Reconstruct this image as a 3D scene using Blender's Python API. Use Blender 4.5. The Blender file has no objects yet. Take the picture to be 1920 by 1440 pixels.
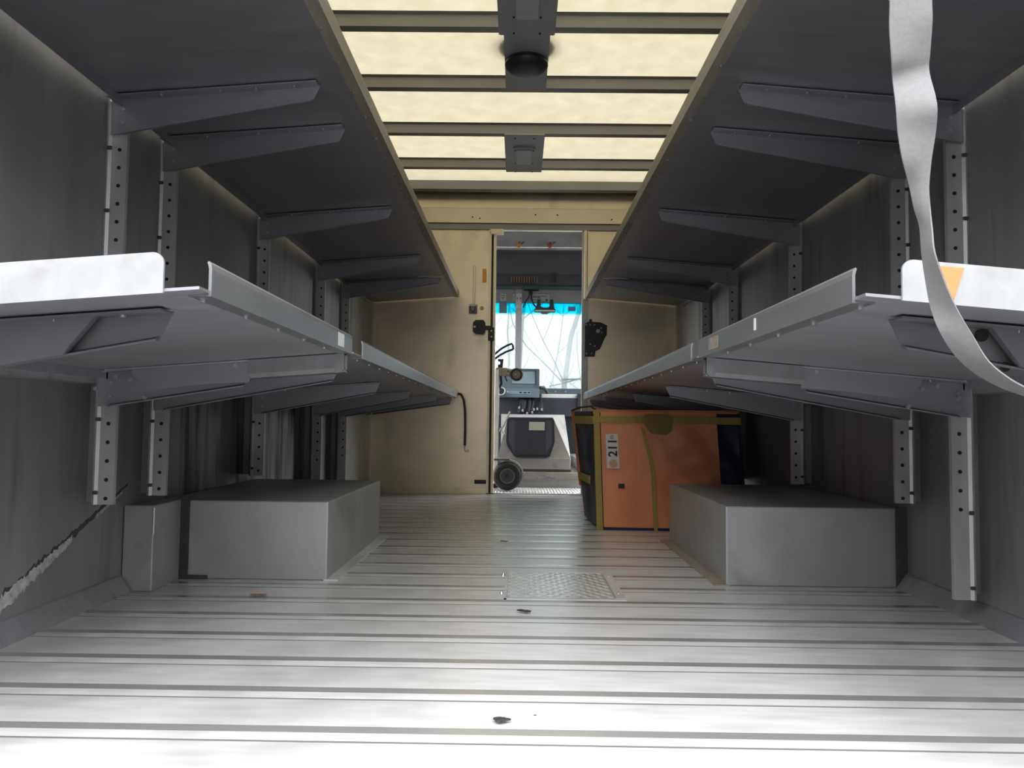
import bpy, bmesh, math, random
from mathutils import Vector, Matrix
random.seed(7)
C = bpy.context.scene.collection
SC = bpy.context.scene
R = math.radians

# ------------------------------------------------------------------ camera, sky, exposure
def make_camera():
    cam = bpy.data.cameras.new('camera'); cam.sensor_width = 36.0; cam.lens = 36.0 * 1380 / 1920
    cam.clip_start = 0.02; cam.clip_end = 300
    o = bpy.data.objects.new('camera', cam); C.objects.link(o)
    right = Vector((0.9998905, 0.00868318, 0.01198303))
    down = Vector((0.01150809, 0.0528227, -0.99853759))
    fwd = Vector((-0.00930346, 0.99856615, 0.05271699))
    m = Matrix((right, -down, -fwd)).transposed().to_4x4()
    m.translation = Vector((0, 0, 0.48))
    o.matrix_world = m
    SC.camera = o
make_camera()

SKY = 10.2
w = bpy.data.worlds.new('overcast_sky'); SC.world = w; w.use_nodes = True
nt = w.node_tree; nt.nodes.clear()
tc = nt.nodes.new('ShaderNodeTexCoord'); sx = nt.nodes.new('ShaderNodeSeparateXYZ')
rp = nt.nodes.new('ShaderNodeValToRGB'); bg = nt.nodes.new('ShaderNodeBackground'); ow = nt.nodes.new('ShaderNodeOutputWorld')
rp.color_ramp.elements[0].position = 0.0; rp.color_ramp.elements[0].color = (0.30, 0.31, 0.33, 1)
rp.color_ramp.elements[1].position = 1.0; rp.color_ramp.elements[1].color = (0.965, 0.98, 1.0, 1)
nt.links.new(tc.outputs['Generated'], sx.inputs[0]); nt.links.new(sx.outputs['Z'], rp.inputs[0])
nt.links.new(rp.outputs[0], bg.inputs[0]); nt.links.new(bg.outputs[0], ow.inputs[0])
bg.inputs['Strength'].default_value = SKY

SC.view_settings.view_transform = 'Standard'; SC.view_settings.look = 'None'
SC.view_settings.gamma = 1; SC.view_settings.use_curve_mapping = False
SC.view_settings.exposure = 0.35
SC.cycles.max_bounces = 10; SC.cycles.diffuse_bounces = 6; SC.cycles.glossy_bounces = 5
SC.cycles.transparent_max_bounces = 16; SC.cycles.use_denoising = True
SC.cycles.sample_clamp_indirect = 6.0; SC.cycles.caustics_reflective = False; SC.cycles.caustics_refractive = False

def portal(name, loc, rot, sx_, sy_):          # tells the renderer where the daylight enters
    l = bpy.data.lights.new(name, 'AREA'); l.shape = 'RECTANGLE'; l.size = sx_; l.size_y = sy_
    l.cycles.is_portal = True
    o = bpy.data.objects.new(name, l); o.location = loc; o.rotation_euler = rot; C.objects.link(o)

# ------------------------------------------------------------------ materials
MATS = {}
def mat(name, col, rough=.5, metal=0., var=.0, scale=8., stretch=(1, 1, 1), bump=0., spec=.5, rvar=0., dirt=None, dirt_scale=3., dirt_lo=.55, dirt_hi=.72, dirt_stretch=(1, 1, 1)):
    if name in MATS: return MATS[name]
    m = bpy.data.materials.new(name); m.use_nodes = True; n = m.node_tree; L = n.links
    p = n.nodes['Principled BSDF']
    p.inputs['Roughness'].default_value = rough; p.inputs['Metallic'].default_value = metal
    p.inputs['Specular IOR Level'].default_value = spec
    p.inputs['Base Color'].default_value = (*col, 1)
    if var or bump or rvar or dirt:
        t = n.nodes.new('ShaderNodeTexCoord'); mp = n.nodes.new('ShaderNodeMapping'); mp.inputs['Scale'].default_value = stretch
        L.new(t.outputs['Object'], mp.inputs[0])
        nz = n.nodes.new('ShaderNodeTexNoise'); nz.inputs['Scale'].default_value = scale; nz.inputs['Detail'].default_value = 6
        L.new(mp.outputs[0], nz.inputs['Vector'])
        src = None
        if var:
            r = n.nodes.new('ShaderNodeValToRGB')
            r.color_ramp.elements[0].position = .3; r.color_ramp.elements[1].position = .7
            r.color_ramp.elements[0].color = (*[c * (1 - var) for c in col], 1)
            r.color_ramp.elements[1].color = (*[min(1, c * (1 + var)) for c in col], 1)
            L.new(nz.outputs['Fac'], r.inputs[0]); src = r.outputs[0]
        if dirt:
            mp2 = n.nodes.new('ShaderNodeMapping'); mp2.inputs['Scale'].default_value = dirt_stretch
            L.new(t.outputs['Object'], mp2.inputs[0])
            d = n.nodes.new('ShaderNodeTexNoise'); d.inputs['Scale'].default_value = dirt_scale; d.inputs['Detail'].default_value = 8
            L.new(mp2.outputs[0], d.inputs['Vector'])
            r2 = n.nodes.new('ShaderNodeValToRGB'); r2.color_ramp.elements[0].position = dirt_lo; r2.color_ramp.elements[1].position = dirt_hi
            L.new(d.outputs['Fac'], r2.inputs[0])
            mx = n.nodes.new('ShaderNodeMix'); mx.data_type = 'RGBA'
            L.new(r2.outputs[0], mx.inputs[0])
            if src: L.new(src, mx.inputs[6])
            else: mx.inputs[6].default_value = (*col, 1)
            mx.inputs[7].default_value = (*dirt, 1); src = mx.outputs[2]
        if src: L.new(src, p.inputs['Base Color'])
        if rvar:
            mr = n.nodes.new('ShaderNodeMapRange'); mr.inputs[3].default_value = rough - rvar; mr.inputs[4].default_value = rough + rvar
            L.new(nz.outputs['Fac'], mr.inputs[0]); L.new(mr.outputs[0], p.inputs['Roughness'])
        if bump:
            b = n.nodes.new('ShaderNodeBump'); b.inputs['Strength'].default_value = bump; b.inputs['Distance'].default_value = .003
            L.new(nz.outputs['Fac'], b.inputs['Height']); L.new(b.outputs[0], p.inputs['Normal'])
    MATS[name] = m
    return m

def glass_mat(name, tint=(1, 1, 1), veil=0., band=None):
    m = bpy.data.materials.new(name); m.use_nodes = True; n = m.node_tree; L = n.links; n.nodes.clear()
    out = n.nodes.new('ShaderNodeOutputMaterial'); tr = n.nodes.new('ShaderNodeBsdfTransparent'); gl = n.nodes.new('ShaderNodeBsdfGlossy')
    gl.inputs['Roughness'].default_value = .03
    tr.inputs[0].default_value = (*tint, 1)
    if band:                                     # real tint baked into the upper edge of the pane
        g = n.nodes.new('ShaderNodeNewGeometry'); s = n.nodes.new('ShaderNodeSeparateXYZ'); L.new(g.outputs['Position'], s.inputs[0])
        mr = n.nodes.new('ShaderNodeMapRange'); mr.inputs[1].default_value = band[0]; mr.inputs[2].default_value = band[1]; mr.interpolation_type = 'SMOOTHSTEP'
        L.new(s.outputs['Z'], mr.inputs[0])
        mx = n.nodes.new('ShaderNodeMix'); mx.data_type = 'RGBA'; mx.inputs[6].default_value = (*tint, 1); mx.inputs[7].default_value = (*band[2], 1)
        L.new(mr.outputs[0], mx.inputs[0]); L.new(mx.outputs[2], tr.inputs[0])
    fr = n.nodes.new('ShaderNodeFresnel'); fr.inputs[0].default_value = 1.45
    m1 = n.nodes.new('ShaderNodeMixShader'); L.new(fr.outputs[0], m1.inputs[0]); L.new(tr.outputs[0], m1.inputs[1]); L.new(gl.outputs[0], m1.inputs[2])
    last = m1
    if veil:                                     # translucent veil mixed in to whiten the view through the glass
        tl = n.nodes.new('ShaderNodeBsdfTranslucent'); tl.inputs[0].default_value = (.9, .92, .95, 1)
        if band: L.new(mx.outputs[2], tl.inputs[0])
        m2 = n.nodes.new('ShaderNodeMixShader'); m2.inputs[0].default_value = veil
        L.new(m1.outputs[0], m2.inputs[1]); L.new(tl.outputs[0], m2.inputs[2]); last = m2
    L.new(last.outputs[0], out.inputs[0])
    return m

def roof_mat():
    m = bpy.data.materials.new('translucent_fibreglass'); m.use_nodes = True; n = m.node_tree; L = n.links; n.nodes.clear()
    out = n.nodes.new('ShaderNodeOutputMaterial'); tl = n.nodes.new('ShaderNodeBsdfTranslucent'); df = n.nodes.new('ShaderNodeBsdfDiffuse'); ad = n.nodes.new('ShaderNodeAddShader')
    t = n.nodes.new('ShaderNodeTexCoord'); nz = n.nodes.new('ShaderNodeTexNoise'); nz.inputs['Scale'].default_value = 9; nz.inputs['Detail'].default_value = 8; nz.inputs['Roughness'].default_value = .65
    L.new(t.outputs['Object'], nz.inputs['Vector'])
    r = n.nodes.new('ShaderNodeValToRGB')
    r.color_ramp.elements[0].position = .32; r.color_ramp.elements[0].color = (.080, .071, .047, 1)
    r.color_ramp.elements[1].position = .66; r.color_ramp.elements[1].color = (.095, .0865, .060, 1)
    L.new(nz.outputs['Fac'], r.inputs[0]); L.new(r.outputs[0], tl.inputs[0])
    df.inputs[0].default_value = (.42, .38, .27, 1)
    L.new(tl.outputs[0], ad.inputs[0]); L.new(df.outputs[0], ad.inputs[1]); L.new(ad.outputs[0], out.inputs[0])
    return m

M_FLOOR = mat('aluminium_floor', (.63, .622, .62), .33, .32, var=.12, scale=5, stretch=(1.5, 9, 1), rvar=.08, dirt=(.30, .285, .27), dirt_scale=2.2, dirt_lo=.5, dirt_hi=.8, bump=.05)
M_WALL = mat('aluminium_wall', (.27, .27, .28), .5, .45, var=.13, scale=3, stretch=(4, 4, .5), rvar=.08, dirt=(.12, .115, .11), dirt_scale=5, dirt_lo=.55, dirt_hi=.85, dirt_stretch=(3, 3, .35))
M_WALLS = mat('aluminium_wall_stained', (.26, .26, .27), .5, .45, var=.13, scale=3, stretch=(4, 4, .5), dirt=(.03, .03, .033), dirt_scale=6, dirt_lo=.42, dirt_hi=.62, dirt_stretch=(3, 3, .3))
M_PART = mat('partition_panel', (.76, .645, .46), .34, .9, var=.08, scale=3, stretch=(1, 1, 2), rvar=.06, dirt=(.50, .43, .33), dirt_scale=4, dirt_lo=.55, dirt_hi=.9, dirt_stretch=(2, 2, .8))
M_SHELF = mat('aluminium_shelf', (.37, .36, .385), .45, .78, var=.08, scale=4, stretch=(1, 6, 1), rvar=.06)
M_LIP = mat('aluminium_lip', (.235, .24, .245), .36, .6, var=.1, scale=7, stretch=(4, 1, 3), rvar=.08)
M_LIPR = mat('rear_lip', (.40, .405, .41), .4, .5, var=.08, scale=7, stretch=(4, 1, 3), rvar=.06, dirt=(.30, .28, .27), dirt_scale=14, dirt_lo=.6, dirt_hi=.85)
M_LIPU = mat('upper_lip', (.30, .275, .225), .45, .3, var=.15, scale=8, stretch=(4, .6, 3))
M_POST = mat('galvanised_post', (.46, .46, .45), .45, .5, var=.12, scale=14, stretch=(1, 1, .4), rvar=.05)
M_BRKT = mat('bracket_steel', (.29, .29, .31), .42, .5, var=.07, scale=6, rvar=.05)
M_BRKT_SHADE = mat('shaded_bracket', (.15, .15, .16), .5, .45, var=.1, scale=7)  # bracket steel darkened; the shade under the front shelf is put into the colour
M_BOX = mat('wheel_box_sheet', (.38, .38, .38), .45, .45, var=.1, scale=6, rvar=.08, dirt=(.22, .21, .20), dirt_scale=5, dirt_lo=.58, dirt_hi=.8)
M_BOW = mat('roof_bow_grey', (.30, .29, .27), .5, .3, var=.06, scale=5)
M_CREAM = mat('cream_trim', (.82, .71, .50), .42, .5, var=.05, scale=8)
M_PLATE = mat('ceiling_plate', (.36, .37, .37), .5, .35, var=.08, scale=9)
M_BLACK = mat('black_plastic', (.012, .013, .016), .45)
M_RUB = mat('black_rubber', (.02, .02, .022), .7, var=.3, scale=20)
M_HOLE = mat('dark_hole', (.01, .01, .011), .9)
M_RIVET = mat('rivet', (.40, .40, .41), .3, .7)
M_GROOVE = mat('burnished_rib', (.56, .555, .55), .25, .74)
M_ORANGE = mat('orange_vinyl', (.70, .245, .10), .42, var=.14, scale=6, bump=.35)
M_NAVY = mat('navy_vinyl', (.013, .016, .042), .45, spec=.2, var=.25, scale=7, bump=.5)
M_WEB = mat('yellow_webbing', (.36, .27, .06), .75, var=.12, scale=40)
M_STICK = mat('orange_sticker', (.95, .38, .07), .5, var=.15, scale=30)
M_WHITE = mat('white_label', (.60, .58, .54), .6, var=.05, scale=30)
M_INK = mat('black_ink', (.02, .015, .02), .7)
M_STRAP = mat('grey_webbing', (.145, .142, .143), .85, var=.06, scale=160, bump=.12)
M_CAB = mat('cab_aluminium', (.42, .41, .40), .4, .35, var=.07, scale=5, dirt=(.27, .24, .21), dirt_scale=6, dirt_lo=.5, dirt_hi=.8)
M_CABD = mat('cab_dark_grey', (.12, .12, .127), .5, .2, var=.08, scale=4)
M_CABG = mat('cab_header_grey', (.33, .33, .32), .5, .2, var=.08, scale=4)
M_TEAL = mat('teal_dash', (.085, .125, .145), .4, .1, var=.06, scale=6)
M_DARKB = mat('blue_black_vinyl', (.018, .022, .033), .5, var=.1, scale=6)
M_TREAD = mat('tread_plate', (.68, .69, .69), .27, .65, var=.08, scale=20)
M_BROWN = mat('brown_stain', (.16, .11, .07), .6)
M_RED = mat('red_lamp', (.5, .06, .04), .3)
M_AMBER = mat('amber_lamp', (.8, .28, .06), .3)
M_BARK = mat('bark', (.40, .39, .38), .9, var=.2, scale=6)
M_GROUND = mat('asphalt_ground', (.10, .10, .10), .95, var=.2, scale=3, bump=.3)
M_HOOD = mat('white_paint', (.80, .80, .80), .25)
M_SMEAR = mat('dried_sealant', (.42, .41, .41), .9, var=.3, scale=60, bump=.4)
M_CAULK = mat('dark_sealant', (.05, .05, .055), .8, var=.2, scale=30)
M_LEAF = mat('leaf_brown', (.22, .13, .08), .9)
M_ROOF = roof_mat()

# ------------------------------------------------------------------ mesh helpers (world coordinates in, origin set by obj)
def box(bm, x0, x1, y0, y1, z0, z1, bev=0.):
    r = bmesh.ops.create_cube(bm, size=1)
    vs = r['verts']
    for v in vs:
        v.co = Vector(((x0 + x1) / 2 + v.co.x * (x1 - x0), (y0 + y1) / 2 + v.co.y * (y1 - y0), (z0 + z1) / 2 + v.co.z * (z1 - z0)))
    if bev:
        es = {e for v in vs for e in v.link_edges}
        bmesh.ops.bevel(bm, geom=list(es), offset=bev, segments=2, affect='EDGES', profile=.5)
def loft(bm, rings, closed=True, caps=True):
    """rings: list of equally long point lists; joins neighbours by quads."""
    V = [[bm.verts.new(p) for p in ring] for ring in rings]
    n = len(V[0])
    for a, b in zip(V, V[1:]):
        for i in range(n if closed else n - 1):
            j = (i + 1) % n
            bm.faces.new((a[i], a[j], b[j], b[i]))
    if closed and caps:
        bm.faces.new(list(reversed(V[0]))); bm.faces.new(V[-1])
    return V
def prism(bm, pts, axis, a, b):
    """closed polygon swept along an axis: axis 'x' pts=(y,z), 'y' pts=(x,z), 'z' pts=(x,y)"""
    f = {'x': lambda p, t: (t, p[0], p[1]), 'y': lambda p, t: (p[0], t, p[1]), 'z': lambda p, t: (p[0], p[1], t)}[axis]
    loft(bm, [[f(p, a) for p in pts], [f(p, b) for p in pts]])
def tube(bm, path, r, n=8, taper=None, caps=True):
    path = [Vector(p) for p in path]; rings = []; up = None
    for i, p in enumerate(path):
        d = (path[min(i + 1, len(path) - 1)] - path[max(i - 1, 0)]).normalized()
        if up is None: up = Vector((0, 0, 1)) if abs(d.z) < .9 else Vector((1, 0, 0))
        s = d.cross(up).normalized(); up = s.cross(d).normalized()
        rr = r if taper is None else r + (taper - r) * i / (len(path) - 1)
        rings.append([p + (s * math.cos(2 * math.pi * k / n) + up * math.sin(2 * math.pi * k / n)) * rr for k in range(n)])
    loft(bm, rings, True, caps)
def disc_cyl(bm, c, r, h, axis='y', n=20, r2=None):
    c = Vector(c); r2 = r if r2 is None else r2
    ex, ey, ez = {'x': ((0, 1, 0), (0, 0, 1), (1, 0, 0)), 'y': ((1, 0, 0), (0, 0, 1), (0, 1, 0)), 'z': ((1, 0, 0), (0, 1, 0), (0, 0, 1))}[axis]
    ex, ey, ez = Vector(ex), Vector(ey), Vector(ez)
    ring = lambda t, q: [c + ez * t + (ex * math.cos(2 * math.pi * k / n) + ey * math.sin(2 * math.pi * k / n)) * q for k in range(n)]
    loft(bm, [ring(-h / 2, r), ring(h / 2, r2)])
def torus(bm, c, Rr, r, axis='y', n=32, m=10):
    c = Vector(c)
    ex, ey, ez = {'x': ((0, 1, 0), (0, 0, 1), (1, 0, 0)), 'y': ((1, 0, 0), (0, 0, 1), (0, 1, 0)), 'z': ((1, 0, 0), (0, 1, 0), (0, 0, 1))}[axis]
    ex, ey, ez = Vector(ex), Vector(ey), Vector(ez)
    V = []
    for k in range(n):
        a = 2 * math.pi * k / n; d = ex * math.cos(a) + ey * math.sin(a)
        V.append([bm.verts.new(c + d * (Rr + r * math.cos(2 * math.pi * j / m)) + ez * r * math.sin(2 * math.pi * j / m)) for j in range(m)])
    for k in range(n):
        for j in range(m):
            bm.faces.new((V[k][j], V[(k + 1) % n][j], V[(k + 1) % n][(j + 1) % m], V[k][(j + 1) % m]))
def rrect(x0, x1, y0, y1, r, n=5):
    P = []
    for cx, cy, a0 in ((x1 - r, y1 - r, 0), (x0 + r, y1 - r, 90), (x0 + r, y0 + r, 180), (x1 - r, y0 + r, 270)):
        for k in range(n + 1):
            a = R(a0 + 90 * k / n); P.append((cx + r * math.cos(a), cy + r * math.sin(a)))
    return P

WL = {}
def obj(name, bm, m, parent=None, smooth=False, label=None, cat=None, kind=None, group=None, base=False):
    bmesh.ops.recalc_face_normals(bm, faces=bm.faces)
    lo = Vector((min(v.co.x for v in bm.verts), min(v.co.y for v in bm.verts), min(v.co.z for v in bm.verts)))
    hi = Vector((max(v.co.x for v in bm.verts), max(v.co.y for v in bm.verts), max(v.co.z for v in bm.verts)))
    o_ = (lo + hi) / 2
    if base: o_.z = lo.z
    for v in bm.verts: v.co -= o_
    me = bpy.data.meshes.new(name); bm.to_mesh(me); bm.free()
    for k in (m if isinstance(m, (list, tuple)) else [m]): me.materials.append(k)
    if smooth:
        me.polygons.foreach_set('use_smooth', [True] * len(me.polygons))
        try: me.set_sharp_from_angle(angle=R(40))
        except Exception: pass
    o = bpy.data.objects.new(name, me); C.objects.link(o)
    if kind is None and name in ('screws', 'header_screws', 'rivets', 'joint_bolts', 'bolts', 'vent_slots', 'print', 'connectors', 'bracket_holes', 'screw', 'red_print'): kind = 'stuff'   # pieces of a few pixels
    WL[o.name] = o_.copy()
    if parent: o.parent = parent; o.location = o_ - WL[parent.name]
    else: o.location = o_
    tag(o, label, cat, kind, group)
    return o
def tag(o, label=None, cat=None, kind=None, group=None):
    for k, v in (('label', label), ('category', cat), ('kind', kind), ('group', group)):
        if v: o[k] = v
    return o
def thing(name, loc, label=None, cat=None, kind=None, group=None):
    o = bpy.data.objects.new(name, None); o.empty_display_size = .05; C.objects.link(o); o.location = loc
    WL[o.name] = Vector(loc)
    return tag(o, label, cat, kind, group)
def B(): return bmesh.new()
def qbox(name, m, parent, *a, bev=0., **k):
    bm = B(); box(bm, *a, bev=bev); return obj(name, bm, m, parent, **k)
def text_obj(name, body, size, m, parent, loc, rot, ext=.0004, **k):
    cu = bpy.data.curves.new('t', 'FONT'); cu.body = body; cu.size = size; cu.extrude = ext; cu.align_x = 'CENTER'; cu.align_y = 'CENTER'; cu.resolution_u = 3; cu.offset = size * .022
    to = bpy.data.objects.new('t', cu); C.objects.link(to)
    dg = bpy.context.evaluated_depsgraph_get(); me = bpy.data.meshes.new_from_object(to.evaluated_get(dg))
    bpy.data.objects.remove(to); bpy.data.curves.remove(cu)
    bm = B(); bm.from_mesh(me); bpy.data.meshes.remove(me)
    bmesh.ops.transform(bm, matrix=Matrix.Translation(loc) @ rot.to_4x4(), verts=bm.verts)
    return obj(name, bm, m, parent, **k)

XL, XR = -1.10, 1.165          # inside faces of the side walls
YP = 4.985                     # rear face of the bulkhead
ZC = 2.105                     # translucent roof sheet

# ------------------------------------------------------------------ floor of extruded planks
floor = thing('floor', (0.03, 3, 0), kind='structure')
PW = .1685
prof = [(.0045, -.012), (.0045, .0002), (.006, .0004), (.031, .0012), (.053, .0021), (.056, 0), (PW - .0012, 0), (PW - .0012, -.012)]
def plank_mesh():
    bm = B(); loft(bm, [[(XL + .02 - .03, p[0], p[1]) for p in prof], [(XR - .02 - .03, p[0], p[1]) for p in prof]])
    for f in bm.faces:
        c = f.calc_center_median()
        if (.032 < c.y < .0525 and c.z > 0) or (c.y < .0046 and c.z > -.009): f.material_index = 1
    bmesh.ops.recalc_face_normals(bm, faces=bm.faces)
    me = bpy.data.meshes.new('floor_plank'); bm.to_mesh(me); bm.free()
    me.materials.append(M_FLOOR); me.materials.append(MATS['burnished_rib']); return me
pm = plank_mesh()
for i in range(-1, 23):
    o = bpy.data.objects.new('floor_plank', pm); C.objects.link(o); o.parent = floor
    y = 1.124 + PW * i
    o.location = Vector((.03, y, 0)) - WL['floor']; WL[o.name] = Vector((.03, y, 0))
# rear sill with pressed grip holes
qbox('sill_plate', M_FLOOR, floor, XL, XR, .84, 1.05 - .1, -.03, .001)
bm = B()
for k in range(22):
    for yy in (.885, .92):
        x = -1.02 + .1 * k + (.05 if yy > .9 else 0)
        disc_cyl(bm, (x, yy, .0015), .018, .004, 'z', 12)
obj('grip_buttons', bm, M_GROOVE, floor, kind='stuff')
qbox('subfloor', M_CABD, floor, XL, XR, .84, 5.05, -.12, -.03)

# ------------------------------------------------------------------ walls
wl = thing('wall_left', (XL, 2.9, 0), kind='structure')
qbox('wall_sheet', M_WALL, wl, XL - .04, XL, .84, 2.30, -.03, ZC + .03)
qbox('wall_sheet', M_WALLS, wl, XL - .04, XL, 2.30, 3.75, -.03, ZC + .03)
qbox('wall_sheet', M_WALL, wl, XL - .04, XL, 3.75, 5.05, -.03, ZC + .03)
qbox('wall_liner', M_WALL, wl, XL - .001, XL + .055, .86, 4.55, .565, ZC - .01)
bm = B()                                          # ragged line of dried sealant torn across the lower wall
pts = [(1.50, .045), (1.62, .093), (1.75, .150), (1.87, .200), (1.98, .247), (2.09, .292)]
def smear(bm, lo, hi, xx, seed, jag):
    rnd = random.Random(seed); up = []; dn = []
    n = 70
    for i in range(n + 1):
        t = lo + (hi - lo) * i / n
        y = 1.50 + t * .59; z = .045 + t * .247
        wdt = (.017 * (1 - t) ** 1.1 + .002)
        up.append((xx, y, z + wdt * (.55 + jag * rnd.random()))); dn.append((xx, y, z - wdt * (.55 + jag * rnd.random())))
    U = [bm.verts.new(p) for p in up]; D = [bm.verts.new(p) for p in dn]
    U2 = [bm.verts.new((p[0] - .002, p[1], p[2])) for p in up]; D2 = [bm.verts.new((p[0] - .002, p[1], p[2])) for p in dn]
    for a in range(n):
        bm.faces.new((U[a], U[a + 1], D[a + 1], D[a])); bm.faces.new((U[a], U2[a], U2[a + 1], U[a + 1])); bm.faces.new((D[a], D[a + 1], D2[a + 1], D2[a]))
smear(bm, 0, .55, XL + .0025, 3, .8); smear(bm, .72, .93, XL + .0025, 5, .5)
obj('sealant_smear', bm, M_SMEAR, wl, label='ragged pale sealant line')
bm = B(); smear(bm, .12, .98, XL + .0012, 8, .9)
for v in bm.verts: v.co.z += .007
obj('dark_sealant_residue', bm, M_CAULK, wl, kind='stuff')
wr = thing('wall_right', (XR, 2.9, 0), kind='structure')
qbox('wall_sheet', M_WALL, wr, XR, XR + .04, .84, 2.30, -.03, ZC + .03)
qbox('wall_sheet', M_WALL, wr, XR, XR + .04, 2.30, 3.75, -.03, ZC + .03)
qbox('wall_sheet', M_WALL, wr, XR, XR + .04, 3.75, 5.05, -.03, ZC + .03)
qbox('wall_liner', M_WALL, wr, XR - .055, XR + .001, .86, 4.55, .565, ZC - .01)
# cove strips along the floor
for nm, X, s, y1 in (('baseboard_left', XL, 1, 2.05), ('baseboard_right', XR, -1, 2.23)):
    bm = B(); prism(bm, [(X, -.005), (X + s * .036, -.005), (X + s * .034, .004), (X + s * .006, .044), (X, .046)], 'y', .86, y1)
    obj(nm, bm, M_WALL, kind='structure')
# front corner pillars
for nm, X, s in (('trim_1', XL, 1), ('trim_2', XR, -1)):
    bm = B(); prism(bm, [(X, 4.50), (X + s * .035, 4.50), (X + s * .105, 4.93), (X + s * .105, YP), (X, YP)], 'z', 0, ZC)
    obj(nm, bm, M_POST, kind='structure')
# rear frame of the body, outside the picture
rf = thing('trim_3', (0, .82, 0), kind='structure')
qbox('rear_post', M_POST, rf, XL - .04, XL + .06, .78, .84, -.1, ZC + .03)
qbox('rear_post', M_POST, rf, XR - .06, XR + .04, .78, .84, -.1, ZC + .03)
qbox('rear_header', M_POST, rf, XL + .06, XR - .06, .78, .84, 1.92, ZC + .03)

# ------------------------------------------------------------------ roof
ceil = thing('ceiling', (0.03, 3, ZC), kind='structure')
BOWS = [1.25, 1.79, 2.33, 2.87, 3.405, 3.95, 4.485]
edges = [.84] + BOWS + [4.93]
for a, b in zip(edges, edges[1:]):
    bm = B(); V = [bm.verts.new(p) for p in ((XL - .04, a, ZC), (XR + .04, a, ZC), (XR + .04, b, ZC), (XL - .04, b, ZC))]; bm.faces.new(V)
    obj('fibreglass_panel', bm, M_ROOF, ceil)
for y in BOWS:
    bm = B(); prism(bm, [(y - .045, ZC - .002), (y - .026, ZC - .007), (y - .022, 2.052), (y + .022, 2.052), (y + .026, ZC - .007), (y + .045, ZC - .002)], 'x', XL, XR)
    obj('roof_bow', bm, M_BOW, ceil)
bm = B(); prism(bm, [(4.865, ZC - .001), (4.865, 2.045), (4.88, 2.036), (4.90, 2.036), (4.905, ZC - .012), (YP, ZC - .012), (YP, ZC - .001)], 'x', XL, XR)
obj('end_bow', bm, M_BOW, ceil)
# lamp plates and the vent along the middle
def lamp_plate(nm, y0, y1, x0, x1, label, tone):
    t = thing(nm, ((x0 + x1) / 2, (y0 + y1) / 2, 2.05), label, 'light')
    bm = B(); prism(bm, rrect(x0, x1, y0, y1, .006, 2), 'z', 2.044, 2.0515); obj('plate', bm, tone, t)
    cx = (x0 + x1) / 2
    bm = B(); prism(bm, rrect(cx - .062, cx + .062, (y0 + y1) / 2 - .13, (y0 + y1) / 2 + .16, .022), 'z', 2.036, 2.0445); fr = obj('lamp_frame', bm, tone, t)
    bm = B(); prism(bm, rrect(cx - .042, cx + .042, (y0 + y1) / 2 - .10, (y0 + y1) / 2 + .13, .015), 'z', 2.031, 2.037); obj('lens', bm, mat('lamp_lens', (.46, .47, .46), .3), t)
    bm = B()
    for sx_ in (-1, 1):
        for yy in (y0 + .03, (y0 + y1) / 2 - .09, (y0 + y1) / 2 + .12, y1 - .03): disc_cyl(bm, (cx + sx_ * .052, yy, 2.035), .004, .004, 'z', 8)
    obj('screws', bm, M_HOLE, t)
lamp_plate('ceiling_light', 2.36, 2.895, -.097, .129, 'grey ceiling lamp plate nearest the camera, cut by the top of the view', M_PLATE)
lamp_plate('ceiling_light', 3.925, 4.52, -.095, .126, 'grey ceiling lamp plate with square lens near the bulkhead', M_PLATE)
t = thing('roof_vent', (.017, 3.12, 2.03), 'round black roof vent on a grey plate between two roof bows', 'vent')
qbox('mount_plate', M_PLATE, t, -.077, .111, 2.885, 3.39, 2.046, 2.0515)
bm = B()
rings = []
for r_, z_ in ((.092, 2.046), (.094, 2.030), (.080, 2.014), (.050, 2.006), (.012, 2.003)):
    rings.append([(.017 + r_ * math.cos(2 * math.pi * k / 32), 3.12 + r_ * math.sin(2 * math.pi * k / 32), z_) for k in range(32)])
loft(bm, rings); obj('vent_dome', bm, M_BLACK, t, smooth=True)
bm = B(); torus(bm, (.017, 3.12, 2.018), .058, .005, 'z'); torus(bm, (.017, 3.12, 2.010), .03, .004, 'z'); obj('vent_ring', bm, M_BLACK, t, smooth=True)
bm = B()
loft(bm, [[(.017 + r_ * math.cos(2 * math.pi * k / 28), 3.12 + r_ * math.sin(2 * math.pi * k / 28), z_) for k in range(28)] for r_, z_ in ((.125, ZC + .012), (.125, ZC + .05), (.07, ZC + .08))])
obj('outer_cap', bm, M_BLACK, t, smooth=True)

# ------------------------------------------------------------------ bulkhead with doorway
DX0, DX1, DZ = -.165, .425, 1.80
wf = thing('wall_front', (0, YP, 0), kind='structure')
qbox('bulkhead_panel', M_PART, wf, XL, -.212, YP, YP + .035, 0, 1.80)
qbox('bulkhead_panel', M_PART, wf, .468, XR, YP, YP + .035, 0, 1.80)
qbox('bulkhead_panel', M_PART, wf, XL, XR, YP + .001, YP + .034, 1.80, ZC + .03)
qbox('header_board', M_CREAM, wf, XL + .1, XR - .1, YP - .024, YP, 1.842, 1.945, bev=.003)
qbox('door_track', M_BOW, wf, XL + .1, XR - .1, YP - .014, YP, 1.800, 1.838)
bm = B()
for x in (-.75, -.33, -.28, .1, .25, .62): disc_cyl(bm, (x, YP - .025, 1.885 + .02 * math.sin(9 * x)), .005, .004, 'y', 8)
obj('header_screws', bm, M_HOLE, wf)
qbox('lower_rail', M_PART, wf, XL + .1, -.215, YP - .01, YP, .0, .04)
qbox('lower_rail', M_PART, wf, .47, XR - .1, YP - .01, YP, .0, .04)
d = thing('door_1', (.13, YP, 0), kind='structure')
qbox('jamb', M_CREAM, d, -.212, -.197, YP - .012, YP + .04, 0, 1.775)
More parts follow.
